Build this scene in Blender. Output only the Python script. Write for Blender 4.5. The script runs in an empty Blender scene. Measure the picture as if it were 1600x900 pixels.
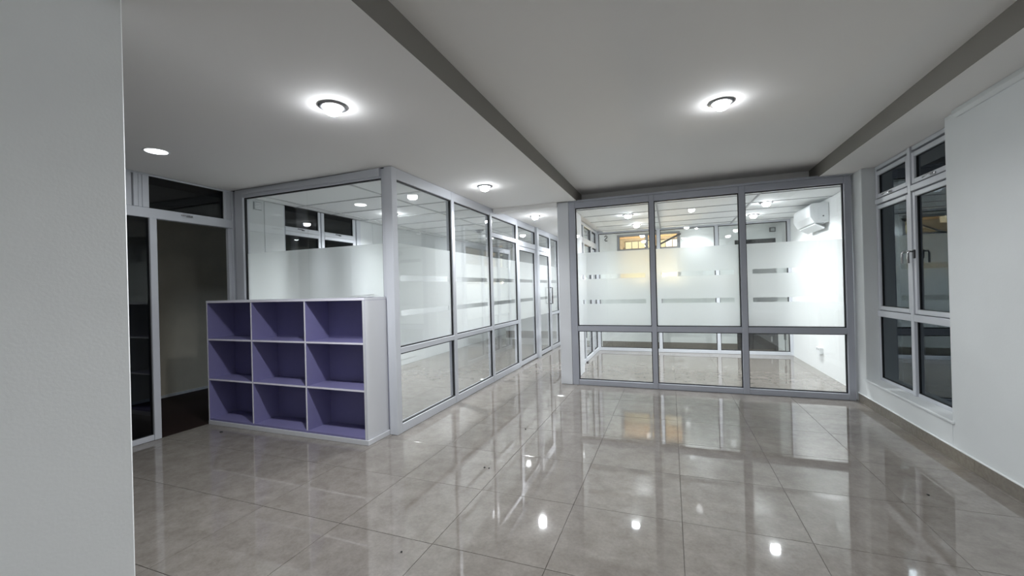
import bpy, bmesh, math, random
from mathutils import Vector, Matrix
random.seed(7)
S = bpy.context.scene
COL = S.collection

# ------------------------------------------------------------------ camera
CAM_H = 1.30
YAW, PITCH, ROLL, FPX = 0.363752, 0.001532, -0.0259948, 650.26
cam = bpy.data.cameras.new('camera')
cam.sensor_fit = 'HORIZONTAL'
cam.sensor_width = 36.0
cam.lens = 36.0 * FPX / 1600.0
cam.clip_start = 0.05
cam_ob = bpy.data.objects.new('camera', cam)
COL.objects.link(cam_ob)
cam_ob.matrix_world = (Matrix.Translation((0, 0, CAM_H)) @ Matrix.Rotation(YAW, 4, 'Z')
                       @ Matrix.Rotation(math.pi / 2 + PITCH, 4, 'X') @ Matrix.Rotation(ROLL, 4, 'Z'))
S.camera = cam_ob

# ------------------------------------------------------------------ night sky, exposure
W = bpy.data.worlds.new('night')
S.world = W
W.use_nodes = True
W.node_tree.nodes['Background'].inputs[0].default_value = (0.010, 0.013, 0.022, 1)
W.node_tree.nodes['Background'].inputs[1].default_value = 0.25
S.view_settings.view_transform = 'Standard'
S.view_settings.look = 'None'
S.view_settings.exposure = 0.30
S.view_settings.gamma = 1.0
S.view_settings.use_curve_mapping = False
S.cycles.max_bounces = 16
S.cycles.diffuse_bounces = 6
S.cycles.glossy_bounces = 8
S.cycles.transmission_bounces = 12
S.cycles.transparent_max_bounces = 40
S.cycles.sample_clamp_indirect = 6.0
S.cycles.blur_glossy = 0.3

P_MAIN, P_NEAR, P_BACK, P_OFFICE, P_CORR, P_FLAT = 13.5, 8.0, 56.0, 23.0, 15.0, 3.0     # lamp powers (W)

# ------------------------------------------------------------------ materials
def mat(name, col, rough=0.5, metal=0.0, noise=None, bump=0.0, bscale=200.0, spec=0.5, coat=0.0):
    m = bpy.data.materials.new(name)
    m.use_nodes = True
    nt = m.node_tree
    b = nt.nodes['Principled BSDF']
    b.inputs['Base Color'].default_value = (*col, 1)
    b.inputs['Roughness'].default_value = rough
    b.inputs['Metallic'].default_value = metal
    b.inputs['Specular IOR Level'].default_value = spec
    b.inputs['Coat Weight'].default_value = coat
    tc = nt.nodes.new('ShaderNodeTexCoord')
    if noise:
        amt, scale = noise
        n = nt.nodes.new('ShaderNodeTexNoise')
        n.inputs['Scale'].default_value = scale
        n.inputs['Detail'].default_value = 6
        r = nt.nodes.new('ShaderNodeValToRGB')
        r.color_ramp.elements[0].position = 0.3
        r.color_ramp.elements[1].position = 0.7
        r.color_ramp.elements[0].color = (*[c * (1 - amt) for c in col], 1)
        r.color_ramp.elements[1].color = (*[min(1, c * (1 + amt)) for c in col], 1)
        nt.links.new(tc.outputs['Object'], n.inputs['Vector'])
        nt.links.new(n.outputs['Fac'], r.inputs['Fac'])
        nt.links.new(r.outputs['Color'], b.inputs['Base Color'])
    if bump:
        n2 = nt.nodes.new('ShaderNodeTexNoise')
        n2.inputs['Scale'].default_value = bscale
        n2.inputs['Detail'].default_value = 4
        bp = nt.nodes.new('ShaderNodeBump')
        bp.inputs['Strength'].default_value = bump
        bp.inputs['Distance'].default_value = 0.01
        nt.links.new(tc.outputs['Object'], n2.inputs['Vector'])
        nt.links.new(n2.outputs['Fac'], bp.inputs['Height'])
        nt.links.new(bp.outputs['Normal'], b.inputs['Normal'])
    return m

def emat(name, col, strength):
    m = bpy.data.materials.new(name)
    m.use_nodes = True
    nt = m.node_tree
    nt.nodes.remove(nt.nodes['Principled BSDF'])
    e = nt.nodes.new('ShaderNodeEmission')
    e.inputs[0].default_value = (*col, 1)
    e.inputs[1].default_value = strength
    nt.links.new(e.outputs[0], nt.nodes['Material Output'].inputs[0])
    return m

def glass_mat(name, tint=(0.965, 0.975, 0.97), f0=0.045, refl=(1, 1, 1)):
    """thin clear sheet: see-through plus a mirror layer that grows towards grazing (Schlick)"""
    m = bpy.data.materials.new(name)
    m.use_nodes = True
    nt = m.node_tree
    nt.nodes.remove(nt.nodes['Principled BSDF'])
    lw = nt.nodes.new('ShaderNodeLayerWeight')
    lw.inputs['Blend'].default_value = 0.5
    pw = nt.nodes.new('ShaderNodeMath'); pw.operation = 'POWER'; pw.inputs[1].default_value = 5.0
    ma = nt.nodes.new('ShaderNodeMath'); ma.operation = 'MULTIPLY_ADD'
    ma.inputs[1].default_value = 1 - f0; ma.inputs[2].default_value = f0
    tr = nt.nodes.new('ShaderNodeBsdfTransparent'); tr.inputs[0].default_value = (*tint, 1)
    gl = nt.nodes.new('ShaderNodeBsdfGlossy'); gl.inputs['Roughness'].default_value = 0.0; gl.inputs['Color'].default_value = (*refl, 1)
    mx = nt.nodes.new('ShaderNodeMixShader')
    nt.links.new(lw.outputs['Facing'], pw.inputs[0])
    nt.links.new(pw.outputs[0], ma.inputs[0])
    nt.links.new(ma.outputs[0], mx.inputs[0])
    nt.links.new(tr.outputs[0], mx.inputs[1])
    nt.links.new(gl.outputs[0], mx.inputs[2])
    nt.links.new(mx.outputs[0], nt.nodes['Material Output'].inputs[0])
    return m

def frost_mat(name, see=0.70, rough=0.40):
    m = bpy.data.materials.new(name)
    m.use_nodes = True
    nt = m.node_tree
    nt.nodes.remove(nt.nodes['Principled BSDF'])
    df = nt.nodes.new('ShaderNodeBsdfDiffuse'); df.inputs[0].default_value = (0.86, 0.88, 0.88, 1)
    tl = nt.nodes.new('ShaderNodeBsdfTranslucent'); tl.inputs[0].default_value = (0.97, 0.985, 0.98, 1)
    rf = nt.nodes.new('ShaderNodeBsdfRefraction')
    rf.inputs['Color'].default_value = (0.985, 0.995, 0.99, 1)
    rf.inputs['Roughness'].default_value = rough
    rf.inputs['IOR'].default_value = 1.22
    m1 = nt.nodes.new('ShaderNodeMixShader'); m1.inputs[0].default_value = 0.72
    m2 = nt.nodes.new('ShaderNodeMixShader'); m2.inputs[0].default_value = see
    nt.links.new(df.outputs[0], m1.inputs[1]); nt.links.new(tl.outputs[0], m1.inputs[2])
    nt.links.new(m1.outputs[0], m2.inputs[1]); nt.links.new(rf.outputs[0], m2.inputs[2])
    nt.links.new(m2.outputs[0], nt.nodes['Material Output'].inputs[0])
    return m

def tile_mat():
    """polished porcelain: warm grey with cloudy veining and fine specks, near-mirror polish"""
    m = bpy.data.materials.new('polished_tile')
    m.use_nodes = True
    nt = m.node_tree
    b = nt.nodes['Principled BSDF']
    b.inputs['Roughness'].default_value = 0.035
    b.inputs['Specular IOR Level'].default_value = 0.85
    geo = nt.nodes.new('ShaderNodeNewGeometry')
    oi = nt.nodes.new('ShaderNodeObjectInfo')
    ad = nt.nodes.new('ShaderNodeVectorMath'); ad.operation = 'MULTIPLY_ADD'
    ad.inputs[1].default_value = (1, 1, 1)
    sc = nt.nodes.new('ShaderNodeVectorMath'); sc.operation = 'SCALE'; sc.inputs['Scale'].default_value = 37.0
    cmb = nt.nodes.new('ShaderNodeCombineXYZ')
    nt.links.new(oi.outputs['Random'], cmb.inputs[0]); nt.links.new(oi.outputs['Random'], cmb.inputs[2])
    nt.links.new(cmb.outputs[0], sc.inputs[0])
    nt.links.new(geo.outputs['Position'], ad.inputs[0]); nt.links.new(sc.outputs[0], ad.inputs[2])
    n1 = nt.nodes.new('ShaderNodeTexNoise'); n1.inputs['Scale'].default_value = 9; n1.inputs['Detail'].default_value = 8
    n1.inputs['Roughness'].default_value = 0.65
    n2 = nt.nodes.new('ShaderNodeTexNoise'); n2.inputs['Scale'].default_value = 60; n2.inputs['Detail'].default_value = 5
    n2.inputs['Roughness'].default_value = 0.7
    for n in (n1, n2):
        nt.links.new(ad.outputs[0], n.inputs['Vector'])
    r1 = nt.nodes.new('ShaderNodeValToRGB')
    r1.color_ramp.elements[0].position = 0.35; r1.color_ramp.elements[0].color = (0.218, 0.198, 0.175, 1)
    r1.color_ramp.elements[1].position = 0.68; r1.color_ramp.elements[1].color = (0.292, 0.270, 0.245, 1)
    r2 = nt.nodes.new('ShaderNodeValToRGB')
    r2.color_ramp.elements[0].position = 0.30; r2.color_ramp.elements[0].color = (0.80, 0.80, 0.80, 1)
    r2.color_ramp.elements[1].position = 0.72; r2.color_ramp.elements[1].color = (1.0, 1.0, 1.0, 1)
    mx = nt.nodes.new('ShaderNodeMix'); mx.data_type = 'RGBA'; mx.blend_type = 'MULTIPLY'
    mx.inputs['Factor'].default_value = 1.0
    nt.links.new(n1.outputs['Fac'], r1.inputs['Fac']); nt.links.new(n2.outputs['Fac'], r2.inputs['Fac'])
    nt.links.new(r1.outputs['Color'], mx.inputs['A']); nt.links.new(r2.outputs['Color'], mx.inputs['B'])
    nt.links.new(mx.outputs['Result'], b.inputs['Base Color'])
    return m

M = {}
M['ceiling'] = mat('matt_ceiling_paint', (0.73, 0.72, 0.705), 0.85, bump=0.03, bscale=60)
M['wall'] = mat('white_wall_paint', (0.66, 0.685, 0.69), 0.7, noise=(0.02, 3.0), bump=0.05, bscale=90)
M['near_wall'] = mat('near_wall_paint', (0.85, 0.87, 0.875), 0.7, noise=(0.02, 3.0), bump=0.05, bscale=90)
M['column'] = mat('column_paint', (0.62, 0.635, 0.66), 0.7, bump=0.04, bscale=80)
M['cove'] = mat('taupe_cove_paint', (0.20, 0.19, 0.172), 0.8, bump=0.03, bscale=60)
M['office_wall'] = mat('bright_white_wall_paint', (0.83, 0.85, 0.85), 0.6)
M['panel'] = mat('white_ceiling_panel', (0.74, 0.76, 0.76), 0.8, noise=(0.03, 60.0))
M['runner_pale'] = mat('pale_grey_ceiling_runner', (0.52, 0.535, 0.54), 0.6)
M['runner'] = mat('grey_ceiling_runner', (0.36, 0.37, 0.38), 0.6)
M['seam'] = mat('panel_seam_shadow_gap', (0.20, 0.21, 0.21), 0.9)
M['frame'] = mat('white_powder_coated_aluminium', (0.56, 0.58, 0.62), 0.38, bump=0.01, bscale=300)
M['frame_backlit'] = mat('backlit_toned_aluminium', (0.36, 0.375, 0.42), 0.38, bump=0.01, bscale=300)  # white frame metal darkened; its backlit shade is put into the colour
M['gasket'] = mat('black_rubber_gasket', (0.012, 0.013, 0.015), 0.6)
M['glass'] = glass_mat('clear_glass')
M['solar'] = glass_mat('reflective_solar_glass', (0.30, 0.34, 0.38), 0.085, (0.86, 0.95, 1.0))
M['tinted'] = glass_mat('dark_tinted_glass', (0.34, 0.37, 0.40), 0.040)
M['frost'] = frost_mat('frosted_film')
M['frost_dense'] = frost_mat('dense_frosted_film', 0.36, 0.5)
M['frost_sheer'] = frost_mat('sheer_frosted_film', 0.86, 0.28)
M['tile'] = tile_mat()
M['grout'] = mat('dark_tile_joint', (0.10, 0.09, 0.08), 0.8)
M['skirting'] = mat('tile_skirting', (0.20, 0.182, 0.155), 0.12, noise=(0.12, 40.0))
M['bead'] = mat('white_skirting_bead', (0.8, 0.82, 0.82), 0.5)
M['lilac'] = mat('lilac_laminate', (0.20, 0.19, 0.365), 0.45, noise=(0.02, 15))
M['edge'] = mat('pale_lilac_edge_band', (0.86, 0.85, 0.93), 0.4)
M['laminate'] = mat('white_laminate', (0.63, 0.64, 0.67), 0.4)
M['chrome'] = mat('satin_chrome', (0.55, 0.55, 0.56), 0.25, metal=1.0)
M['dark_metal'] = mat('dark_grey_metal', (0.08, 0.08, 0.085), 0.4, metal=0.6)
M['black'] = mat('black_paint', (0.006, 0.006, 0.007), 0.5)
M['plastic'] = mat('white_plastic', (0.82, 0.84, 0.85), 0.35)
M['vent_grey'] = mat('grey_plastic', (0.45, 0.47, 0.48), 0.5)
M['paper'] = mat('white_paper', (0.85, 0.86, 0.86), 0.7)
M['beige'] = mat('dull_beige_plaster', (0.72, 0.66, 0.53), 0.9, noise=(0.05, 4))
M['red_floor'] = mat('dark_red_cement_floor', (0.014, 0.0035, 0.003), 0.7, noise=(0.2, 5))
M['facade'] = mat('grey_brown_render', (0.30, 0.28, 0.25), 0.9, noise=(0.06, 4))
M['brown'] = mat('brown_boards', (0.36, 0.25, 0.15), 0.7)
M['debris'] = mat('dark_debris', (0.03, 0.03, 0.03), 0.8)
M['bulb'] = emat('lamp_glow', (0.93, 0.96, 1.0), 80.0)
M['bulb_small'] = emat('small_lamp_glow', (0.93, 0.96, 1.0), 30.0)
M['nickel'] = mat('brushed_nickel', (0.30, 0.30, 0.31), 0.38, metal=1.0)
M['flat_bulb'] = emat('flat_lamp_glow', (0.95, 0.98, 1.0), 9.0)
M['warm_pane'] = emat('warm_lit_window', (1.0, 0.84, 0.50), 1.3)
M['pale_pane'] = emat('pale_lit_window', (1.0, 0.93, 0.78), 1.8)

# ------------------------------------------------------------------ helpers
def add_box(bm, x0, x1, y0, y1, z0, z1, bev=0.0, off=(0, 0, 0)):
    vs = [bm.verts.new((x - off[0], y - off[1], z - off[2])) for x in (x0, x1) for y in (y0, y1) for z in (z0, z1)]
    fs = [(0, 1, 3, 2), (4, 6, 7, 5), (0, 4, 5, 1), (2, 3, 7, 6), (0, 2, 6, 4), (1, 5, 7, 3)]
    faces = [bm.faces.new([vs[i] for i in f]) for f in fs]
    if bev > 0:
        es = list({e for f in faces for e in f.edges})
        bmesh.ops.bevel(bm, geom=es, offset=bev, segments=1, affect='EDGES', profile=0.5)

def link(name, me, m, parent=None, loc=(0, 0, 0)):
    o = bpy.data.objects.new(name, me)
    for mm in (m if isinstance(m, (list, tuple)) else [m]):
        me.materials.append(mm)
    COL.objects.link(o)
    o.location = loc
    if parent is not None:
        o.parent = parent
        o.location = Vector(loc) - wloc(parent)
    return o

def wloc(o):
    v = Vector(o.location)
    while o.parent is not None:
        o = o.parent
        v += Vector(o.location)
    return v

def finish(bm, name, m, parent, loc, smooth=False):
    bmesh.ops.recalc_face_normals(bm, faces=bm.faces[:])
    me = bpy.data.meshes.new(name)
    bm.to_mesh(me); bm.free()
    if smooth:
        for p in me.polygons:
            p.use_smooth = True
    return link(name, me, m, parent, loc)

def boxes(name, lst, m, parent=None, bev=0.0, origin=None):
    """several joined boxes = ONE mesh object; lst of (x0,x1,y0,y1,z0,z1)"""
    xs = [v for b in lst for v in b[0:2]]; ys = [v for b in lst for v in b[2:4]]; zs = [v for b in lst for v in b[4:6]]
    c = origin or ((min(xs) + max(xs)) / 2, (min(ys) + max(ys)) / 2, min(zs))
    bm = bmesh.new()
    for b in lst:
        add_box(bm, *b, bev=bev, off=c)
    return finish(bm, name, m, parent, c)

def box(name, x0, x1, y0, y1, z0, z1, m, parent=None, bev=0.0):
    return boxes(name, [(x0, x1, y0, y1, z0, z1)], m, parent, bev)

def revolve(name, prof, m, parent, loc, n=40, smooth=True):
    bm = bmesh.new()
    rings = []
    for r, z in prof:
        if r < 1e-6:
            rings.append([bm.verts.new((0, 0, z))])
        else:
            rings.append([bm.verts.new((r * math.cos(2 * math.pi * i / n), r * math.sin(2 * math.pi * i / n), z)) for i in range(n)])
    for a, b in zip(rings[:-1], rings[1:]):
        for i in range(n):
            j = (i + 1) % n
            q = []
            for v in ([a[0]] if len(a) == 1 else [a[i], a[j]]) + ([b[0]] if len(b) == 1 else [b[j], b[i]]):
                q.append(v)
            bm.faces.new(q)
    return finish(bm, name, m, parent, loc, smooth)

def tube(name, pts, r, m, parent, n=8):
    o0 = Vector(pts[0])
    bm = bmesh.new()
    P = [Vector(p) - o0 for p in pts]
    rings = []
    for i, p in enumerate(P):
        d = (P[min(i + 1, len(P) - 1)] - P[max(i - 1, 0)]).normalized()
        a = d.orthogonal().normalized() if i == 0 else (ra - d * ra.dot(d)).normalized()
        ra = a
        b = d.cross(a)
        rings.append([bm.verts.new(p + r * (a * math.cos(2 * math.pi * k / n) + b * math.sin(2 * math.pi * k / n))) for k in range(n)])
    for q, s in zip(rings[:-1], rings[1:]):
        for k in range(n):
            bm.faces.new((q[k], q[(k + 1) % n], s[(k + 1) % n], s[k]))
    bm.faces.new(rings[0][::-1]); bm.faces.new(rings[-1])
    return finish(bm, name, m, parent, tuple(o0), True)

def prism(name, poly, axis, a0, a1, m, parent=None, bev=0.0):
    """extrude a polygon given in the two other axes along `axis` from a0 to a1"""
    bm = bmesh.new()
    def pt(u, v, a):
        return {'x': (a, u, v), 'y': (u, a, v), 'z': (u, v, a)}[axis]
    c = Vector(pt(sum(p[0] for p in poly) / len(poly), min(p[1] for p in poly), (a0 + a1) / 2))
    A = [bm.verts.new(Vector(pt(u, v, a0)) - c) for u, v in poly]
    B = [bm.verts.new(Vector(pt(u, v, a1)) - c) for u, v in poly]
    n = len(poly)
    bm.faces.new(A[::-1]); bm.faces.new(B)
    for i in range(n):
        bm.faces.new((A[i], A[(i + 1) % n], B[(i + 1) % n], B[i]))
    if bev:
        bmesh.ops.bevel(bm, geom=bm.edges[:], offset=bev, segments=2, affect='EDGES', profile=0.5)
    return finish(bm, name, m, parent, tuple(c))

def empty(name, loc):
    o = bpy.data.objects.new(name, None)
    o.empty_display_size = 0.1
    COL.objects.link(o)
    o.location = loc
    return o

def thing(name, loc, label, cat, group=None):
    return tag(empty(name, loc), label, cat, group)

def tag(o, label, cat, group=None):
    o['label'] = label; o['category'] = cat
    if group:
        o['group'] = group
    return o

def structure(o, label=None):
    o['kind'] = 'structure'
    if label:
        o['label'] = label
    return o

# ------------------------------------------------------------------ dimensions
XL, XR = -4.44, 1.86            # left wall / right wall of the front hall
XC = 1.98                       # right wall inside the far office
ZC, ZT = 2.44, 2.585            # soffit height, tray height
YB = 3.19                       # partition beside the shelf (glass plane)
XB = -2.36                      # long partition (glass plane)
YC = 5.53                       # far office front (glass plane)
YK = 8.56                       # far office back partition (glass plane)
YE = 9.13                       # end wall of the cross corridor
TX0, TX1, TY1 = -1.135, 1.55, 5.80   # ceiling tray
YN = -2.6                       # wall behind the camera

# ------------------------------------------------------------------ floor
fl = structure(box('floor', XL - 0.02, XC + 0.05, YN, 11.2, -0.12, -0.0035, M['grout']), 'polished beige-grey tiled floor with dark joints')
px, py = 0.602, 0.604
tme = None
for i in range(-8, 5):
    for j in range(-4, 16):
        x0, y0 = 0.0285 + i * px, 1.842 + j * py
        x1, y1 = x0 + px, y0 + py
        cx0, cx1 = max(x0 + 0.0013, XL), min(x1 - 0.0013, XC)
        if cx1 - cx0 < 0.03:
            continue
        full = abs((cx1 - cx0) - (px - 0.0026)) < 1e-6
        w2, h2 = (cx1 - cx0) / 2, (py - 0.0026) / 2
        loc = ((cx0 + cx1) / 2, (y0 + y1) / 2, -0.006)
        if full and tme is not None:
            o = bpy.data.objects.new('tile', tme)
            COL.objects.link(o); o.parent = fl; o.location = Vector(loc) - wloc(fl)
        else:
            bm = bmesh.new()
            add_box(bm, -w2, w2, -h2, h2, 0, 0.006, bev=0.0007)
            o = finish(bm, 'tile', M['tile'], fl, loc)
            if full:
                tme = o.data
        o.rotation_euler = (random.uniform(-1, 1) * 0.0007, random.uniform(-1, 1) * 0.0007, 0)
# the hall behind the camera: same tiling, not in view, one slab
box('tile_field', XL, XR, YN + 0.01, 1.842 - 4 * py - 0.003, -0.006, 0.0, M['tile'], fl)

# ------------------------------------------------------------------ ceiling
ce = structure(empty('ceiling', (0, 0, ZC)), 'painted plaster ceiling with a raised central tray')
box('soffit', XL - 0.1, TX0, YN, 3.15, ZC, ZT + 0.12, M['ceiling'], ce)
box('soffit', XB + 0.02, TX0, 3.15, 5.44, ZC, ZT + 0.12, M['ceiling'], ce)
box('soffit', TX1, XR + 0.30, YN, TY1 + 0.1, ZC, ZT + 0.12, M['ceiling'], ce)
box('tray_panel', TX0 - 0.05, TX1 + 0.05, YN, TY1 + 0.1, ZT, ZT + 0.1, M['ceiling'], ce)
box('soffit', TX0, TX1, TY1, TY1 + 0.1, ZC - 0.02, ZT + 0.1, M['ceiling'], ce)
box('corridor_soffit', XB + 0.032, -1.26, 5.60, 11.2, ZC - 0.006, ZT, M['ceiling'], ce)
box('corridor_soffit', -1.26, XC + 0.1, YK + 0.06, YE + 0.3, ZC - 0.02, ZT, M['ceiling'], ce)
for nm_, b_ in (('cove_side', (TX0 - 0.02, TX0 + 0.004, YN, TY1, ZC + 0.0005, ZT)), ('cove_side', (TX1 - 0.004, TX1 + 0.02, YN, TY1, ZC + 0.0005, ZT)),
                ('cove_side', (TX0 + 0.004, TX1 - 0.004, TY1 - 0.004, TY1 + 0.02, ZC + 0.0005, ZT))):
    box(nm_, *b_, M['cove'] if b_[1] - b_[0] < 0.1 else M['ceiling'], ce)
box('ledge', TX0 - 0.10, TX1 + 0.10, YC + 0.085, TY1 + 0.02, ZC - 0.004, ZC + 0.02, M['ceiling'], ce)
# lay-in panels of the office on the left and of the far office
def panels(x0, x1, y0, y1, z, ox, oy, rm='runner'):
    box('panel_backing', x0, x1, y0, y1, z + 0.016, z + 0.05, M['seam'], ce)
    i0, j0 = math.floor((x0 - ox) / 1.2), math.floor((y0 - oy) / 0.6)
    for i in range(i0, i0 + 8):
        a0, a1 = max(x0, ox + i * 1.2), min(x1, ox + (i + 1) * 1.2)
        if a1 - a0 < 0.03:
            continue
        if a0 > x0:
            box('ceiling_runner', a0 - 0.012, a0 + 0.012, y0, y1, z - 0.006, z + 0.012, M[rm], ce)
        for j in range(j0, j0 + 20):
            b0, b1 = max(y0, oy + j * 0.6), min(y1, oy + (j + 1) * 0.6)
            if b1 - b0 < 0.03:
                continue
            if b0 > y0:
                box('ceiling_runner', a0 + 0.013, a1 - 0.013, b0 - 0.010, b0 + 0.010, z - 0.006, z + 0.012, M[rm], ce)
            bm = bmesh.new()
            c = ((a0 + a1) / 2, (b0 + b1) / 2, 0)
            add_box(bm, a0 + 0.013, a1 - 0.013, b0 + 0.011, b1 - 0.011, 0, 0.012, off=c)
            o = finish(bm, 'ceiling_tile', M['panel'], ce, (c[0], c[1], z + random.uniform(0, 0.003)))
            o.rotation_euler = (random.uniform(-1, 1) * 0.004, random.uniform(-1, 1) * 0.002, 0)
ZA, ZO = 2.405, 2.385
panels(XL, XB - 0.05, YB + 0.07, 11.1, ZA, -4.24, 3.96, 'runner_pale')
panels(-1.25, XC, YC + 0.09, YK - 0.06, ZO, 1.05, 5.86)
# beam across the mouth of the corridor
structure(box('trim_1', XB + 0.03, -1.40, 5.44, 5.60, 2.385, ZT, M['ceiling']), 'white downstand beam across the corridor mouth')

# ------------------------------------------------------------------ walls
wr = structure(empty('wall_right', (XR, 2, 0)), 'white painted right wall with a recessed window')
W0, W1, WS, WD = 3.895, 5.29, 0.275, 0.115     # window recess: near edge, far edge, sill height, depth
box('plaster', XR, XR + 0.30, YN, W0, 0, ZC, M['wall'], wr, 0.004)
box('plaster', XR, XR + 0.30, W1, YC + 0.08, 0, ZC, M['wall'], wr, 0.004)
box('plaster', XR, XR + 0.30, W0, W1, 0, WS - 0.02, M['wall'], wr)
box('window_sill', XR - 0.012, XR + 0.30, W0 - 0.03, W1 + 0.02, WS - 0.02, WS, M['wall'], wr, 0.004)
bb = structure(empty('baseboard_right', (XR - 0.01, 2, 0)), 'tiled skirting with a white top bead')
for k in range(-4, 6):
    a0 = 1.842 + k * py
    a1 = min(a0 + py, YC - 0.05)
    if a1 > a0 + 0.02:
        box('skirting_tile', XR - 0.010, XR - 0.0005, a0 + 0.001, a1 - 0.001, 0.001, 0.088, M['skirting'], bb)
box('bead', XR - 0.012, XR - 0.0005, -0.5, YC - 0.05, 0.0885, 0.097, M['bead'], bb, 0.002)

structure(box('wall_back', XL - 0.1, XR + 0.3, YN - 0.1, YN, 0, ZT, M['wall']))
structure(box('wall_near_left', -2.25, -1.900, YN, 0.950, 0, ZC - 0.001, M['near_wall'], None, 0.006), 'white wall end standing close at the left')
wl = structure(empty('wall_left', (XL, 1, 0)), 'left outer wall')
box('plaster', XL - 0.12, XL, YN, 1.35, 0, ZC, M['wall'], wl)
# office (left) outer wall: flush panels and windows
box('plaster', XL - 0.12, XL - 0.005, 3.20, 3.81, 0, ZC, M['wall'], wl)
box('wall_panel', XL - 0.005, XL, 3.30, 3.536, 0.1, ZA, M['wall'], wl, 0.001)
box('wall_panel', XL - 0.005, XL, 3.546, 3.81, 0.1, ZA, M['wall'], wl, 0.001)
box('plaster', XL - 0.12, XL - 0.005, 5.16, 11.1, 0, ZC, M['wall'], wl)
for a0, a1 in ((5.165, 5.44), (5.45, 6.04), (6.05, 6.64)):
    box('wall_panel', XL - 0.005, XL, a0, a1, 0.1, ZA, M['wall'], wl, 0.001)
box('plaster', XL - 0.12, XL - 0.005, 3.81, 5.16, 0, 0.90, M['wall'], wl)
structure(box('wall_office_end', XL - 0.1, -1.40, 11.1, 11.2, 0, ZT, M['wall']))
structure(box('baseboard_office', XL, -1.42, 11.088, 11.099, 0.001, 0.10, M['skirting']))
# far office
wc = structure(empty('wall_office_right', (XC, 7, 0)), 'white right wall of the far office')
box('plaster', XC, XC + 0.12, YC + 0.09, YE + 0.1, 0, ZC, M['office_wall'], wc)
structure(box('wall_column', -1.405, -1.250, 5.475, 6.33, 0.001, ZC - 0.001, M['column'], None, 0.004), 'white square column beside the far glass office')
we = structure(empty('wall_end', (0, YE, 0)), 'white end wall of the cross corridor with high window')
NW = (-1.05, 0.205, 1.35, 2.385)      # night window in the end wall
DX0, DX1, DZ = 1.19, 1.88, 2.13       # black door
box('plaster', -2.40, NW[0], YE, YE + 0.15, 0, ZC, M['office_wall'], we)
box('plaster', NW[0], NW[1], YE, YE + 0.15, 0, NW[2], M['office_wall'], we)
box('plaster', NW[0], NW[1], YE, YE + 0.15, NW[3], ZC, M['office_wall'], we)
box('plaster', NW[1], DX0, YE, YE + 0.15, 0, ZC, M['office_wall'], we)
box('plaster', DX0, DX1, YE, YE + 0.15, DZ, ZC, M['office_wall'], we)
box('plaster', DX1, XC, YE, YE + 0.15, 0, ZC, M['office_wall'], we)
structure(box('baseboard_end', -1.40, DX0, YE - 0.011, YE - 0.001, 0.001, 0.115, M['skirting']))

# ------------------------------------------------------------------ glazed partitions
def fbox(ax, u0, u1, d0, d1, z0, z1):
    return (u0, u1, d0, d1, z0, z1) if ax == 'x' else (d0, d1, u0, u1, z0, z1)

def pane(root, ax, p, u0, u1, z0, z1, face, frost=None, stripes=(), gk=0.010, gm='glass', butt=0, fm='frost'):
    """one glass pane in the plane p with its gasket, and frosted film between frost=(z0,z1).
    face = -1/+1: side from which the camera sees it"""
    boxes('glass_pane', [fbox(ax, u0 + 0.002, u1 - 0.002, p - 0.004, p + 0.004, z0 + 0.002, z1 - 0.002)], M[gm], root)
    d0, d1 = (p - 0.012, p + 0.012)
    g = gk
    ga, gb = (0.0005 if butt < 0 else g), (0.0005 if butt > 0 else g)
    gl = [fbox(ax, u0 + ga, u1 - gb, d0, d1, z0, z0 + g), fbox(ax, u0 + ga, u1 - gb, d0, d1, z1 - g, z1)]
    if butt >= 0:
        gl.append(fbox(ax, u0, u0 + g, d0, d1, z0, z1))
    if butt <= 0:
        gl.append(fbox(ax, u1 - g, u1, d0, d1, z0, z1))
    boxes('gasket', gl, M['gasket'], root)
    if frost:
        q = p - face * 0.0065
        e0, e1 = q - 0.001, q + 0.001
        zs = [frost[0]]
        lst = []
        m_ = 0.055
        for a, b in sorted(stripes):
            lst.append(fbox(ax, u0 + g, u1 - g, e0, e1, zs[-1], a))
            lst.append(fbox(ax, u0 + g, u0 + g + m_, e0, e1, a, b))
            lst.append(fbox(ax, u1 - g - m_, u1 - g, e0, e1, a, b))
            zs.append(b)
        lst.append(fbox(ax, u0 + ga, u1 - gb, e0, e1, zs[-1], frost[1]))
        boxes('frosted_film', lst, M[fm], root)

def bar(root, name, ax, u0, u1, d0, d1, z0, z1, m):
    return boxes(name, [fbox(ax, u0, u1, d0, d1, z0, z1)], m, root, 0.003)

STR = ((1.070, 1.124), (1.400, 1.455))
FROST_TOP = 1.752

# --- front of the far office (faces the camera)
pc = thing('glass_partition', (0.3, YC, 0), 'white framed three-bay glass partition straight ahead, toned grey as backlit, closing the bright far office', 'glass partition')
f0, f1 = YC - 0.05, YC + 0.05
G = M['frame_backlit']
for u0, u1 in ((-1.248, -1.166), (-0.228, -0.170), (0.770, 0.832), (1.776, 1.838)):
    bar(pc, 'mullion', 'x', u0, u1, f0, f1, 0.001, 2.425, G)
bays = ((-1.166, -0.228), (-0.170, 0.770), (0.832, 1.776))
for u0, u1 in bays:
    bar(pc, 'bottom_rail', 'x', u0, u1, f0 + 0.004, f1 - 0.004, 0.001, 0.066, G)
    bar(pc, 'middle_rail', 'x', u0, u1, f0 + 0.004, f1 - 0.004, 0.712, 0.780, G)
    bar(pc, 'top_rail', 'x', u0, u1, f0 + 0.004, f1 - 0.004, 2.350, 2.425, G)
    pane(pc, 'x', YC, u0, u1, 0.066, 0.712, -1)
    pane(pc, 'x', YC, u0, u1, 0.780, 2.350, -1, (0.782, FROST_TOP), STR)
bar(pc, 'head_channel', 'x', -1.25, 1.855, f0 - 0.012, f1 + 0.03, 2.425, 2.452, G)

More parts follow.
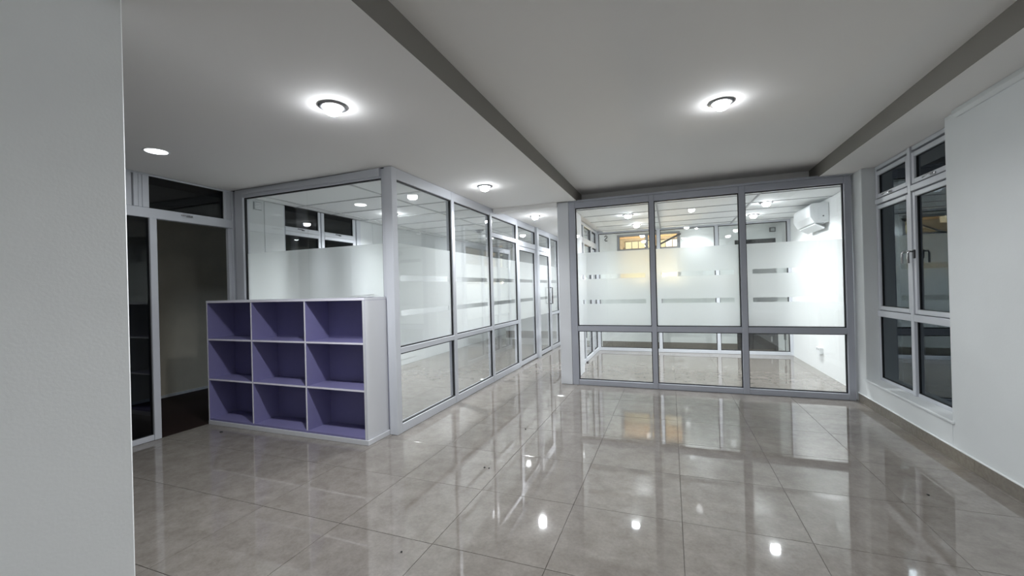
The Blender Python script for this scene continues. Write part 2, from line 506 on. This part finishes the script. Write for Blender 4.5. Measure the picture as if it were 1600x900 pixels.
# --- long partition down the corridor (faces right)
pl = thing('glass_partition', (XB, 6, 0), 'long white framed glass partition running down the corridor behind the cubby shelf', 'glass partition')
F = M['frame']
g0, g1 = XB - 0.05, XB + 0.028
bar(pl, 'corner_post', 'y', 3.135, 3.212, XB - 0.055, g1, 0.001, ZC - 0.002, F)
for u0, u1, ex in ((4.240, 4.300, 0), (5.336, 5.398, 0), (6.400, 6.462, 0), (7.420, 7.530, 0.035), (8.390, 8.450, 0), (9.070, 9.125, 0)):
    bar(pl, 'mullion', 'y', u0, u1, g0, g1 + ex, 0.001, ZC - 0.0015, F)
bb_ = ((3.212, 4.240), (4.300, 5.336), (5.398, 6.400))
for i, (u0, u1) in enumerate(bb_):
    bar(pl, 'bottom_rail', 'y', u0, u1, g0 + 0.003, g1 - 0.003, 0.001, 0.082, F)
    bar(pl, 'middle_rail', 'y', u0, u1, g0 + 0.003, g1 - 0.003, 0.728, 0.782, F)
    bar(pl, 'top_rail', 'y', u0, u1, g0 + 0.003, g1 - 0.003, 2.335, ZC - 0.0015, F)
    pane(pl, 'y', XB, u0, u1, 0.082, 0.728, 1)
    if i < 2:
        pane(pl, 'y', XB, u0, u1, 0.782, 2.335, 1, (0.784, FROST_TOP), STR, fm='frost_dense')
    else:
        bar(pl, 'transom_rail', 'y', u0, u1, g0 + 0.003, g1 - 0.003, 2.045, 2.105, F)
        pane(pl, 'y', XB, u0, u1, 0.782, 2.045, 1, (0.784, FROST_TOP), STR, fm='frost_dense')
        pane(pl, 'y', XB, u0, u1, 2.105, 2.335, 1)
# door bays: fixed leaf, then the door with the pull handle
for u0, u1 in ((6.462, 7.420), (7.530, 8.390)):
    bar(pl, 'transom_rail', 'y', u0, u1, g0 + 0.003, g1 - 0.003, 2.015, 2.105, F)
    bar(pl, 'top_rail', 'y', u0, u1, g0 + 0.003, g1 - 0.003, 2.335, ZC - 0.0015, F)
    pane(pl, 'y', XB, u0, u1, 2.105, 2.335, 1)
bar(pl, 'bottom_rail', 'y', 8.450, 9.07, g0 + 0.003, g1 - 0.003, 0.001, 0.082, F)
bar(pl, 'middle_rail', 'y', 8.450, 9.07, g0 + 0.003, g1 - 0.003, 0.728, 0.782, F)
bar(pl, 'top_rail', 'y', 8.450, 9.07, g0 + 0.003, g1 - 0.003, 2.335, ZC - 0.0015, F)
pane(pl, 'y', XB, 8.450, 9.07, 0.082, 0.728, 1)
pane(pl, 'y', XB, 8.450, 9.07, 0.782, 2.335, 1, (0.784, FROST_TOP), STR, fm='frost_dense')
box('filler_panel', XB - 0.05, XB + 0.02, 9.13, 11.09, 0.001, ZC - 0.012, M['wall'], pl)
# the wedge of filler between rail head and sagging ceiling
for di, (u0, u1) in enumerate(((6.468, 7.414), (7.536, 8.384))):
    d = structure(empty('door_%d' % (di + 1), (XB, (u0 + u1) / 2, 0)),
                  ('white framed frosted glass leaf without handle' if di == 0 else 'white framed frosted glass door with steel pull handle'))
    for a0, a1 in ((u0, u0 + 0.055), (u1 - 0.055, u1)):
        bar(d, 'stile', 'y', a0, a1, XB - 0.022, XB + 0.022, 0.012, 2.008, F)
    bar(d, 'bottom_rail', 'y', u0 + 0.055, u1 - 0.055, XB - 0.02, XB + 0.02, 0.012, 0.085, F)
    bar(d, 'top_rail', 'y', u0 + 0.055, u1 - 0.055, XB - 0.02, XB + 0.02, 1.945, 2.008, F)
    pane(d, 'y', XB, u0 + 0.055, u1 - 0.055, 0.085, 1.945, 1, (0.78, FROST_TOP), STR, fm='frost_dense')
    if di == 1:
        hx, hy = XB + 0.022, u1 - 0.028
        tube('pull_handle', [(hx, hy, 0.97), (hx + 0.05, hy, 0.97), (hx + 0.05, hy, 1.30), (hx, hy, 1.30)], 0.011, M['dark_metal'], d)
        box('lock_plate', hx, hx + 0.006, hy - 0.02, hy + 0.02, 1.02, 1.20, M['chrome'], d, 0.002)

# --- partition behind the shelf (faces the camera)
pa = thing('glass_partition', (-3.4, YB, 0), 'glass partition behind the cubby shelf, half frosted, with a butt joint', 'glass partition')
h0, h1 = YB - 0.035, YB + 0.045
bar(pa, 'mullion', 'x', -4.395, -4.275, h0, h1, 0.001, ZC - 0.002, F)
bar(pa, 'mullion', 'x', -2.470, -2.418, h0 + 0.01, h1, 0.001, ZC - 0.002, F)
bar(pa, 'bottom_rail', 'x', -4.275, -2.470, h0, h1, 0.001, 0.080, F)
bar(pa, 'middle_rail', 'x', -4.275, -2.470, h0, h1, 0.728, 0.782, F)
prism('top_rail', [(-4.275, 2.352), (-2.470, 2.352), (-2.470, ZC - 0.001), (-4.275, ZC - 0.001)], 'y', h0, h1, F, pa)
prism('head_filler', [(-4.275, 2.385), (-2.470, 2.365), (-2.470, 2.439), (-4.275, 2.402)], 'y', h0 - 0.018, h0 - 0.0005, F, pa)
pane(pa, 'x', YB, -4.275, -3.394, 0.782, 2.352, -1, (0.784, FROST_TOP), butt=1)
pane(pa, 'x', YB, -3.396, -2.470, 0.782, 2.352, -1, (0.784, FROST_TOP), butt=-1)
pane(pa, 'x', YB, -4.275, -2.470, 0.080, 0.728, -1)

# --- back partition of the far office
pk = thing('glass_partition', (0.3, YK, 0), 'white framed glass partition at the back of the far office, beyond its floor', 'glass partition')
k0, k1 = YK - 0.04, YK + 0.04
for u0, u1 in ((-1.405, -1.345), (-0.226, -0.166), (0.788, 0.845), (1.935, 1.979)):
    bar(pk, 'mullion', 'x', u0, u1, k0, k1, 0.001, 2.415, F)
for u0, u1 in ((-1.345, -0.226), (-0.166, 0.788), (0.845, 1.935)):
    bar(pk, 'bottom_rail', 'x', u0, u1, k0 + 0.003, k1 - 0.003, 0.001, 0.062, F)
    bar(pk, 'middle_rail', 'x', u0, u1, k0 + 0.003, k1 - 0.003, 0.725, 0.782, F)
    bar(pk, 'top_rail', 'x', u0, u1, k0 + 0.003, k1 - 0.003, 2.362, 2.415, F)
    pane(pk, 'x', YK, u0, u1, 0.062, 0.725, -1, gk=0.012)
    pane(pk, 'x', YK, u0, u1, 0.782, 2.362, -1, (0.784, FROST_TOP), STR, gk=0.012, fm='frost_sheer')

# --- side partition of the far office with its door, seen edge on
ps = thing('glass_partition', (-1.41, 7.4, 0), 'white framed glazed side of the far office with high transom lights, at its left', 'glass partition')
s0, s1 = -1.45, -1.37
for u0, u1 in ((6.335, 6.40), (7.10, 7.16), (7.86, 7.92), (8.47, 8.52)):
    bar(ps, 'mullion', 'y', u0, u1, s0, s1, 0.001, 2.41, F)
for u0, u1 in ((6.40, 7.10), (7.16, 7.86), (7.92, 8.47)):
    bar(ps, 'bottom_rail', 'y', u0, u1, s0 + 0.003, s1 - 0.003, 0.001, 0.07, F)
    bar(ps, 'transom_rail', 'y', u0, u1, s0 + 0.003, s1 - 0.003, 2.05, 2.15, F)
    bar(ps, 'top_rail', 'y', u0, u1, s0 + 0.003, s1 - 0.003, 2.36, 2.41, F)
    pane(ps, 'y', -1.41, u0, u1, 0.07, 2.05, 1, (0.784, FROST_TOP), STR, gk=0.014)
    pane(ps, 'y', -1.41, u0, u1, 2.15, 2.36, 1, gk=0.014)
box('handle_plate', s1, s1 + 0.012, 7.115, 7.145, 0.42, 0.60, M['dark_metal'], ps, 0.003)
box('floor_pivot', s1 - 0.01, s1 + 0.03, 7.09, 7.17, 0.002, 0.02, M['dark_metal'], ps, 0.003)

# ------------------------------------------------------------------ right window
w1 = structure(empty('window_1', (1.99, 4.6, WS)), 'white casement window with dark night panes, two bays by three rows')
xo, xi = XR + WD, XR + WD + 0.055          # inner face, back of frame
wy0, wy1, wm0, wm1 = W0 + 0.002, W1 - 0.002, 4.592, 4.640
zt = ZC - 0.004
rows = ((0.285, 0.925), (0.985, 2.045), (2.105, 2.385))
bar(w1, 'frame', 'y', wy0, wy0 + 0.03, xo, xi, WS + 0.001, zt, F)
bar(w1, 'frame', 'y', wy1 - 0.03, wy1, xo, xi, WS + 0.001, zt, F)
bar(w1, 'mullion', 'y', wm0, wm1, xo - 0.018, xi, WS + 0.001, zt, F)
for a0, a1 in ((wy0 + 0.03, wm0), (wm1, wy1 - 0.03)):
    bar(w1, 'frame', 'y', a0, a1, xo, xi, WS + 0.001, WS + 0.03, F)
    bar(w1, 'frame', 'y', a0, a1, xo - 0.004, xi, zt - 0.035, zt, F)
    bar(w1, 'transom_rail', 'y', a0, a1, xo - 0.018, xi, 0.925, 0.985, F)
    bar(w1, 'transom_rail', 'y', a0, a1, xo - 0.018, xi, 2.050, 2.100, F)
    for r, (z0, z1) in enumerate(rows):
        z0 = max(z0, WS + 0.03); z1 = min(z1, zt - 0.035)
        q = 0.0 if r == 0 else 0.045
        if r:
            boxes('sash', [(xo - 0.010, xo + 0.035, a0 + 0.006, a0 + q, z0 + 0.006, z1 - 0.006), (xo - 0.010, xo + 0.035, a1 - q, a1 - 0.006, z0 + 0.006, z1 - 0.006),
                           (xo - 0.010, xo + 0.035, a0 + q, a1 - q, z0 + 0.006, z0 + q), (xo - 0.010, xo + 0.035, a0 + q, a1 - q, z1 - q, z1 - 0.006)], F, w1, 0.003)
        pane(w1, 'y', xo + 0.018, a0 + q, a1 - q, z0 + q, z1 - q, -1, gk=0.004, gm='solar')
        if r == 2:
            yc = (a0 + a1) / 2
            st = box('stay_latch', xo - 0.024, xo - 0.010, yc - 0.03, yc + 0.03, z0 + 0.012, z0 + 0.030, M['chrome'], w1, 0.003)
            tube('latch_lever', [(xo - 0.022, yc - 0.01, z0 + 0.022), (xo - 0.040, yc + 0.02, z0 + 0.026), (xo - 0.045, yc + 0.085, z0 + 0.010)], 0.006, M['chrome'], st)
hb = box('handle', xo - 0.022, xo - 0.010, wm0 - 0.040, wm0 - 0.014, 1.47, 1.545, M['dark_metal'], w1, 0.003)
tube('handle_lever', [(xo - 0.020, wm0 - 0.027, 1.530), (xo - 0.050, wm0 - 0.027, 1.532), (xo - 0.058, wm0 - 0.027, 1.515), (xo - 0.055, wm0 - 0.028, 1.430)], 0.008, M['chrome'], hb)
hb = box('handle', xo - 0.022, xo - 0.010, wm1 + 0.014, wm1 + 0.040, 1.47, 1.545, M['chrome'], w1, 0.003)
tube('handle_lever', [(xo - 0.020, wm1 + 0.027, 1.530), (xo - 0.050, wm1 + 0.027, 1.532), (xo - 0.058, wm1 + 0.027, 1.515), (xo - 0.055, wm1 + 0.028, 1.430)], 0.008, M['chrome'], hb)

# ------------------------------------------------------------------ left wall: doorway, sidelight and transoms
w2 = structure(empty('window_2', (XL, 2.3, 0)), 'white framed doorway with dark sidelight and transom lights')
ld0, ld1 = XL - 0.055, XL
bar(w2, 'door_post', 'y', 2.380, 2.437, ld0, ld1 + 0.012, 0.001, 2.035, F)
bar(w2, 'jamb', 'y', 3.120, 3.158, ld0, ld1 - 0.012, 0.001, 2.035, F)
bar(w2, 'jamb', 'y', 3.158, 3.200, ld0, ld1 + 0.004, 0.001, ZC - 0.002, F)
boxes('pilaster', [(XL - 0.05, XL + 0.035, 3.205, 3.225, 0.001, ZC - 0.002), (XL - 0.05, XL + 0.02, 3.225, 3.29, 0.001, ZC - 0.002)], F, w2, 0.003)
bar(w2, 'transom_rail', 'y', 1.36, 3.158, ld0, ld1 + 0.004, 2.035, 2.125, F)
bar(w2, 'sill_rail', 'y', 1.36, 2.380, ld0, ld1 + 0.004, 0.001, 0.050, F)
bar(w2, 'jamb', 'y', 1.355, 1.42, ld0, ld1, 0.05, 2.035, F)
bar(w2, 'head_rail', 'y', 1.36, 3.158, ld0, ld1, ZC - 0.020, ZC - 0.002, F)
for a0, a1, ex in ((2.212, 2.255, 0.0), (2.262, 2.295, 0.014), (2.302, 2.330, 0.004), (2.330, 2.382, 0.010)):
    bar(w2, 'transom_mullion', 'y', a0, a1, ld0, ld1 + ex, 2.125, ZC - 0.02, F)
for a0, a1, ex in ((3.066, 3.095, 0.006), (3.102, 3.158, -0.006)):
    bar(w2, 'transom_mullion', 'y', a0, a1, ld0, ld1 + ex, 2.125, ZC - 0.02, F)
pane(w2, 'y', XL - 0.02, 2.382, 3.066, 2.125, ZC - 0.02, 1, gk=0.004, gm='tinted')
pane(w2, 'y', XL - 0.02, 1.36, 2.212, 2.125, ZC - 0.02, 1, gk=0.004, gm='tinted')
pane(w2, 'y', XL - 0.02, 1.42, 2.380, 0.050, 2.035, 1, gk=0.005, gm='tinted')
la = box('stay_latch', XL + 0.005, XL + 0.016, 2.69, 2.75, 2.085, 2.105, M['chrome'], w2, 0.003)
tube('latch_lever', [(XL + 0.014, 2.74, 2.095), (XL + 0.034, 2.70, 2.098), (XL + 0.038, 2.63, 2.092)], 0.006, M['chrome'], la)
# passage beyond the doorway
structure(box('wall_passage', -6.35, -6.18, -1.0, 11.0, 0, 2.9, M['beige']), 'dull beige passage wall beyond the doorway')
structure(box('floor_passage', -6.18, XL - 0.021, -1.0, 11.0, -0.1, -0.004, M['red_floor']), 'dark red passage floor')
structure(box('baseboard_passage', -6.18, -6.168, -1.0, 11.0, 0.0, 0.035, M['bead']))
structure(box('ceiling_passage', -6.18, XL - 0.13, -1.0, 11.0, 2.75, 2.85, M['black']))

# office window on the left wall
w3 = structure(empty('window_3', (XL, 4.5, 0.9)), 'white framed office window with dark panes and top lights')
for a0, a1 in ((3.812, 3.825), (4.345, 4.385), (4.40, 4.452), (5.005, 5.060), (5.072, 5.158)):
    bar(w3, 'mullion', 'y', a0, a1, ld0, ld1 + (0.012 if a0 > 5.07 else 0), 0.902, ZA - 0.002, F)
for a0, a1 in ((3.825, 4.345), (4.452, 5.005)):
    bar(w3, 'bottom_rail', 'y', a0, a1, ld0, ld1, 0.902, 0.96, F)
    bar(w3, 'transom_rail', 'y', a0, a1, ld0, ld1 + 0.006, 2.045, 2.148, F)
    bar(w3, 'groove_line', 'y', a0, a1, ld1 + 0.006, ld1 + 0.0075, 2.088, 2.096, M['vent_grey'])
    pane(w3, 'y', XL - 0.02, a0, a1, 0.96, 2.045, 1, gk=0.006, gm='tinted')
    pane(w3, 'y', XL - 0.02, a0, a1, 2.148, ZA - 0.002, 1, gk=0.006, gm='tinted')
    yc = (a0 + a1) / 2
    la = box('stay_latch', XL + 0.006, XL + 0.016, yc - 0.02, yc + 0.02, 2.118, 2.132, M['dark_metal'], w3, 0.002)
    tube('latch_lever', [(XL + 0.014, yc + 0.02, 2.125), (XL + 0.03, yc - 0.02, 2.128), (XL + 0.03, yc - 0.10, 2.130)], 0.005, M['dark_metal'], la)

# ------------------------------------------------------------------ night window in the end wall, lit house beyond
w4 = structure(empty('window_4', (-0.4, YE, 1.35)), 'high corridor window onto a lit building, diagonal stay across it')
n0, n1 = YE + 0.03, YE + 0.09
for a0, a1 in ((NW[0], NW[0] + 0.05), (-0.47, -0.42), (NW[1] - 0.05, NW[1])):
    bar(w4, 'frame', 'x', a0, a1, n0, n1, NW[2] + 0.001, NW[3] - 0.001, M['frame_backlit'])
for a0, a1 in ((NW[0] + 0.05, -0.47), (-0.42, NW[1] - 0.05)):
    for z0, z1 in ((NW[2] + 0.001, NW[2] + 0.05), (2.035, 2.075), (NW[3] - 0.04, NW[3] - 0.001)):
        bar(w4, 'frame', 'x', a0, a1, n0, n1, z0, z1, M['frame_backlit'])
    pane(w4, 'x', YE + 0.06, a0, a1, NW[2] + 0.05, 2.035, -1, gk=0.005)
    pane(w4, 'x', YE + 0.06, a0, a1, 2.075, NW[3] - 0.04, -1, gk=0.005)
prism('diagonal_stay', [(-0.42, 2.035), (-0.37, 2.035), (0.225, 2.310), (0.225, 2.335), (0.185, 2.335)], 'y', YE - 0.02, YE + 0.025, M['dark_metal'], w4)
hs = thing('neighbouring_building', (-0.3, 12.2, 0), 'building with a row of warm lit windows outside the high corridor window', 'building')
box('facade', -3.0, 2.6, 12.12, 12.3, 0.0, 4.0, M['facade'], hs)
box('eave', -2.4, 2.2, 11.3, 12.12, 2.62, 2.68, M['brown'], hs)
xx = -1.15
for k in range(8):
    x1 = xx + 0.155
    mcol = M['warm_pane'] if k < 6 else M['pale_pane']
    if k != 4:
        box('lit_pane', xx, x1, 12.09, 12.115, 1.5, 2.52, mcol, hs)
    xx = x1 + 0.022
pl_ = bpy.data.lights.new('added_warm_glow', 'POINT'); pl_.energy = 300.0; pl_.color = (1.0, 0.77, 0.48); pl_.shadow_soft_size = 0.09  # added warm lamp and its body, out of sight, to warm the frosted film
plo = bpy.data.objects.new('added_warm_glow', pl_); COL.objects.link(plo); plo.parent = hs; plo.location = Vector((-0.25, 11.2, 1.50)) - wloc(hs)
revolve('added_warm_lamp', [(0.0, 0.32), (0.03, 0.30), (0.05, 0.18), (0.03, 0.17), (0.0, 0.17)], M['dark_metal'], hs, (-0.25, 11.2, 1.50), 16)
boxes('window_frame', [(-1.18, 0.30, 12.07, 12.089, 1.95, 1.99), (-1.18, 0.30, 12.07, 12.089, 2.30, 2.33)], M['brown'], hs)

# black door in the end wall
d3 = structure(empty('door_3', (1.53, YE, 0)), 'black door in the end wall')
boxes('door_frame', [(DX0 + 0.001, DX0 + 0.05, YE + 0.01, YE + 0.12, 0.001, DZ - 0.001), (DX1 - 0.05, DX1 - 0.001, YE + 0.01, YE + 0.12, 0.001, DZ - 0.001),
                     (DX0 + 0.05, DX1 - 0.05, YE + 0.01, YE + 0.12, DZ - 0.05, DZ - 0.001)], M['black'], d3)
box('door_leaf', DX0 + 0.052, DX1 - 0.052, YE + 0.04, YE + 0.08, 0.006, DZ - 0.052, M['black'], d3)
box('lock_plate', 1.765, 1.795, YE + 0.032, YE + 0.04, 0.16, 0.26, M['chrome'], d3, 0.003)

# ------------------------------------------------------------------ cubby shelf
sh = thing('cubby_shelf', (-3.43, 3.0, 0), 'lilac nine-cubby open shelf with white sides against the glass partition', 'shelf')
def board(name, x0, x1, y0, y1, z0, z1, white=(), edge=('-y',)):
    """laminate board: lilac faces, pale edge band on `edge`, white on the faces listed in `white`"""
    bm = bmesh.new()
    c = ((x0 + x1) / 2, (y0 + y1) / 2, z0)
    add_box(bm, x0, x1, y0, y1, z0, z1, off=c)
    bmesh.ops.recalc_face_normals(bm, faces=bm.faces[:])
    dirs = {'-x': (-1, 0, 0), '+x': (1, 0, 0), '-y': (0, -1, 0), '+y': (0, 1, 0), '-z': (0, 0, -1), '+z': (0, 0, 1)}
    for f in bm.faces:
        for k, d in dirs.items():
            if f.normal.dot(Vector(d)) > 0.9:
                f.material_index = 1 if k in edge else 2 if k in white else 0
    es = bm.edges[:]
    bmesh.ops.bevel(bm, geom=es, offset=0.001, segments=1, affect='EDGES')
    return finish(bm, name, [M['lilac'], M['edge'], M['laminate']], sh, c)
SY0, SY1 = 2.860, 3.148
zs_ = (0.042, 0.447, 0.852, 1.233)
xs_ = ((-4.418, -3.806), (-3.788, -3.122), (-3.104, -2.462))
board('side_panel', -4.436, -4.418, SY0, SY1, 0.042, 1.233, white=('-x',))
board('side_panel', -2.462, -2.434, SY0, SY1, 0.042, 1.233, white=('+x', '-y'), edge=())
board('divider', -3.806, -3.788, SY0 + 0.001, SY1 - 0.012, 0.060, 1.233)
board('divider', -3.122, -3.104, SY0 + 0.001, SY1 - 0.012, 0.060, 1.233)
board('bottom_board', -4.418, -2.462, SY0, SY1 - 0.012, 0.042, 0.060, edge=())
for z in (zs_[1], zs_[2]):
    for x0, x1 in xs_:
        board('shelf_board', x0, x1, SY0 + 0.002, SY1 - 0.012, z, z + 0.018)
board('top_board', -4.436, -2.434, SY0 - 0.002, SY1, 1.233, 1.256, white=('+z', '+x', '-x'))
board('back_panel', -4.418, -2.462, SY1 - 0.012, SY1, 0.060, 1.233, edge=())
box('plinth', -4.426, -2.418, SY0 - 0.010, SY1, 0.001, 0.041, M['laminate'], sh, 0.001)

# folded paper on top of the shelf
bm = bmesh.new()
nx, ny = 8, 4
def sheet(z0, lift, dx):
    g = []
    for i in range(nx + 1):
        r = []
        for j in range(ny + 1):
            u, v = i / nx, j / ny
            z = z0 + lift * (u ** 2) * 0.6 + 0.006 * math.sin(u * 5 + v) * u
            r.append(bm.verts.new((-0.13 + 0.25 * u + dx, -0.08 + 0.16 * v, max(z, 0.0005))))
        g.append(r)
    for i in range(nx):
        for j in range(ny):
            bm.faces.new((g[i][j], g[i + 1][j], g[i + 1][j + 1], g[i][j + 1]))
sheet(0.001, 0.004, 0.0); sheet(0.006, 0.022, 0.01); sheet(0.010, 0.03, -0.03)
bmesh.ops.solidify(bm, geom=bm.faces[:], thickness=0.0008)
pp = finish(bm, 'folded_paper', M['paper'], None, (-2.60, 3.02, 1.2568))
pp.rotation_euler = (0, 0, 0.12)
tag(pp, 'white folded paper lying on top of the lilac shelf', 'paper')

# ------------------------------------------------------------------ downlights
def downlight(x, y, z, power, label, r=0.085, lit=True, spot=2.75):
    t = thing('downlight', (x, y, z), label, 'ceiling light', 'recessed ceiling downlights')
    revolve('trim_ring', [(r * 0.64, -0.001), (r * 0.68, -0.010), (r * 0.82, -0.014), (r * 0.97, -0.008), (r, -0.0005)], M['nickel'], t, (x, y, z))
    b = revolve('bulb', [(r * 0.60, -0.002), (r * 0.60, -0.024), (r * 0.52, -0.043), (r * 0.30, -0.054), (0.0, -0.058)], M[('bulb' if r > 0.06 else 'bulb_small') if lit else 'vent_grey'], t, (x, y, z))
    if lit:
        l = bpy.data.lights.new('downlight_beam', 'SPOT')
        l.energy = power * 4
        l.color = (0.95, 0.97, 1.0)
        l.spot_size = spot; l.spot_blend = 0.7
        l.shadow_soft_size = 0.05
        lo = bpy.data.objects.new('downlight_beam', l)
        COL.objects.link(lo); lo.parent = t; lo.location = (0, 0, -0.075)
    return t

downlight(-1.895, 1.99, ZC, P_MAIN * 2.0, 'ringed downlight glowing in the plaster soffit above the cubby shelf')
downlight(0.37, 3.30, ZT, P_MAIN, 'ringed downlight glowing in the raised ceiling tray, beside a patch mark')
downlight(-1.89, 4.20, ZC, P_MAIN, 'ringed downlight in the soffit beside the long glass partition, before the beam')
downlight(-1.96, 6.25, ZC - 0.01, P_CORR, 'ringed downlight inside the corridor just beyond the beam')
downlight(-1.85, 8.25, ZC - 0.01, P_CORR, 'corridor downlight farthest in, hidden past the white column')
downlight(0.37, 0.95, ZT, P_NEAR, 'tray downlight overhead of the camera, just out of frame')
downlight(0.37, -1.3, ZT, P_NEAR, 'tray downlight behind the camera')
downlight(-0.58, 6.60, ZO, P_OFFICE, 'far office downlight, front left of its four')
downlight(1.25, 6.55, ZO, P_OFFICE, 'far office downlight, front right of its four near the air conditioner')
downlight(-0.54, 7.72, ZO, P_OFFICE, 'far office downlight, back left of its four')
downlight(1.27, 7.62, ZO, P_OFFICE, 'far office downlight, back right of its four')
downlight(-3.66, 4.92, ZA, P_BACK, 'left office downlight half hidden behind the corner post')
downlight(-3.40, 7.90, ZA, P_BACK * 0.5, 'added left office downlight deep in the room, lit')  # added to brighten the deep end of the left office
downlight(-3.30, 7.04, ZA, 0, 'unlit downlight with dark ring in the left office ceiling', lit=False)
downlight(0.50, 8.84, ZC - 0.02, 6.0, 'downlight of the cross corridor behind the far office', r=0.05)

t = thing('flat_panel_light', (-3.71, 2.05, ZC), 'flat round panel light in the soffit near the left doorway', 'ceiling light')
revolve('rim', [(0.070, -0.0005), (0.080, -0.006), (0.084, -0.004), (0.085, -0.0003)], M['plastic'], t, (-3.71, 2.05, ZC))
revolve('diffuser', [(0.070, -0.003), (0.050, -0.0045), (0.0, -0.005)], M['flat_bulb'], t, (-3.71, 2.05, ZC))
l = bpy.data.lights.new('panel_beam', 'AREA'); l.shape = 'DISK'; l.size = 0.14; l.energy = P_FLAT; l.color = (0.95, 0.98, 1.0)
lo = bpy.data.objects.new('panel_beam', l); COL.objects.link(lo); lo.parent = t; lo.location = (0, 0, -0.012)

# round filler patch in the tray next to the lamp
bm = bmesh.new()
bmesh.ops.create_circle(bm, cap_ends=True, radius=0.045, segments=24)
pt_ = finish(bm, 'patch_cover', M['ceiling'], ce, (0.215, 3.66, ZT - 0.002))

# ------------------------------------------------------------------ far office fittings
ac = thing('air_conditioner', (XC, 7.0, 2.04), 'white split air conditioner high on the right wall of the far office', 'air conditioner')
ay0, ay1 = 6.62, 7.40
prism('casing', [(XC - 0.001, 2.075), (XC - 0.001, 2.335), (XC - 0.185, 2.335), (XC - 0.215, 2.30), (XC - 0.215, 2.16), (XC - 0.17, 2.075)], 'y', ay0, ay1, M['plastic'], ac, 0.006)
prism('louvre', [(XC - 0.155, 2.052), (XC - 0.150, 2.066), (XC - 0.045, 2.010), (XC - 0.055, 1.992)], 'y', ay0 + 0.03, ay1 - 0.05, M['plastic'], ac)
box('outlet_slot', XC - 0.15, XC - 0.05, ay0 + 0.04, ay1 - 0.04, 2.066, 2.0745, M['vent_grey'], ac)
box('end_cap', XC - 0.18, XC - 0.01, ay0 - 0.004, ay0 - 0.0005, 2.10, 2.32, M['plastic'], ac, 0.001)
box('indicator', XC - 0.075, XC - 0.060, ay0 - 0.007, ay0 - 0.0045, 2.15, 2.165, M['dark_metal'], ac)

so = thing('power_socket', (XC - 0.02, 7.08, 0.30), 'white double power socket low on the far office wall', 'socket')
box('face_plate', XC - 0.045, XC - 0.0005, 7.0, 7.15, 0.265, 0.355, M['plastic'], so, 0.004)
for a in (7.035, 7.105):
    box('switch', XC - 0.049, XC - 0.0455, a - 0.01, a + 0.01, 0.32, 0.34, M['vent_grey'], so)

jb = thing('junction_box', (1.826, YE - 0.02, 2.24), 'small dark wall box above the black door', 'box')
box('case', 1.775, 1.876, YE - 0.045, YE - 0.001, 2.245, 2.33, M['dark_metal'], jb, 0.004)
box('cover', 1.795, 1.856, YE - 0.050, YE - 0.0455, 2.262, 2.312, M['vent_grey'], jb, 0.001)

cl = tube('cable_loop', [(-1.30, YE - 0.008, 2.36), (-1.28, YE - 0.02, 2.385), (-1.25, YE - 0.02, 2.375), (-1.25, YE - 0.02, 2.345), (-1.27, YE - 0.02, 2.325), (-1.30, YE - 0.02, 2.30), (-1.29, YE - 0.02, 2.275), (-1.25, YE - 0.008, 2.27)], 0.010, M['dark_metal'], None)
tag(cl, 'dark loop of cable hanging high on the end wall left of the night window', 'cable')

sd = thing('floor_stand', (1.925, 8.83, 0), 'thin black stand on the corridor floor beside the black door', 'stand')
revolve('base', [(0.0, 0.001), (0.045, 0.001), (0.045, 0.012), (0.012, 0.022), (0.0, 0.022)], M['black'], sd, (1.925, 8.83, 0), 20)
tube('pole', [(1.925, 8.83, 0.02), (1.925, 8.83, 0.66)], 0.007, M['black'], sd)
box('grip', 1.91, 1.94, 8.815, 8.845, 0.24, 0.36, M['black'], sd, 0.004)

vg = thing('vent_grille', (XL + 0.01, 3.46, 2.30), 'small grey square grille high on the left office wall', 'vent')
box('grille_frame', XL + 0.0005, XL + 0.012, 3.405, 3.505, 2.285, 2.375, M['vent_grey'], vg, 0.003)
for k in range(4):
    box('slat', XL + 0.0125, XL + 0.018, 3.415, 3.495, 2.297 + k * 0.019, 2.307 + k * 0.019, M['plastic'], vg)

# surface trunking along the top of the right wall
tk = thing('cable_trunking', (XR - 0.02, 2, 2.40), 'white surface trunking along the top of the right wall', 'trunking')
prism('channel', [(XR - 0.0005, 2.392), (XR - 0.012, 2.392), (XR - 0.032, 2.410), (XR - 0.032, 2.4385), (XR - 0.0005, 2.4385)], 'y', -1.5, 3.745, M['wall'], tk)

# ------------------------------------------------------------------ specks on the floor
def speck(x, y, r, label):
    bm = bmesh.new()
    bmesh.ops.create_icosphere(bm, subdivisions=1, radius=r)
    for v in bm.verts:
        v.co *= random.uniform(0.75, 1.2)
        v.co.z = max(v.co.z * 0.6, -r * 0.45)
    tag(finish(bm, 'crumb', M['debris'], None, (x, y, r * 0.5)), label, 'debris', 'crumbs on the floor')
speck(-1.299, 2.752, 0.008, 'dark crumb in the middle of the floor, left of a close pair')
speck(-1.262, 2.752, 0.007, 'dark crumb in the middle of the floor, right of a close pair')
speck(-1.287, 1.733, 0.006, 'dark crumb nearest the camera on the floor')
speck(1.407, 3.20, 0.008, 'dark crumb on the floor in the window reflection by the right wall')
speck(-4.033, 2.711, 0.014, 'dark crumb on the floor before the shelf plinth')
speck(-1.281, 3.617, 0.008, 'dark crumb on the floor toward the column')
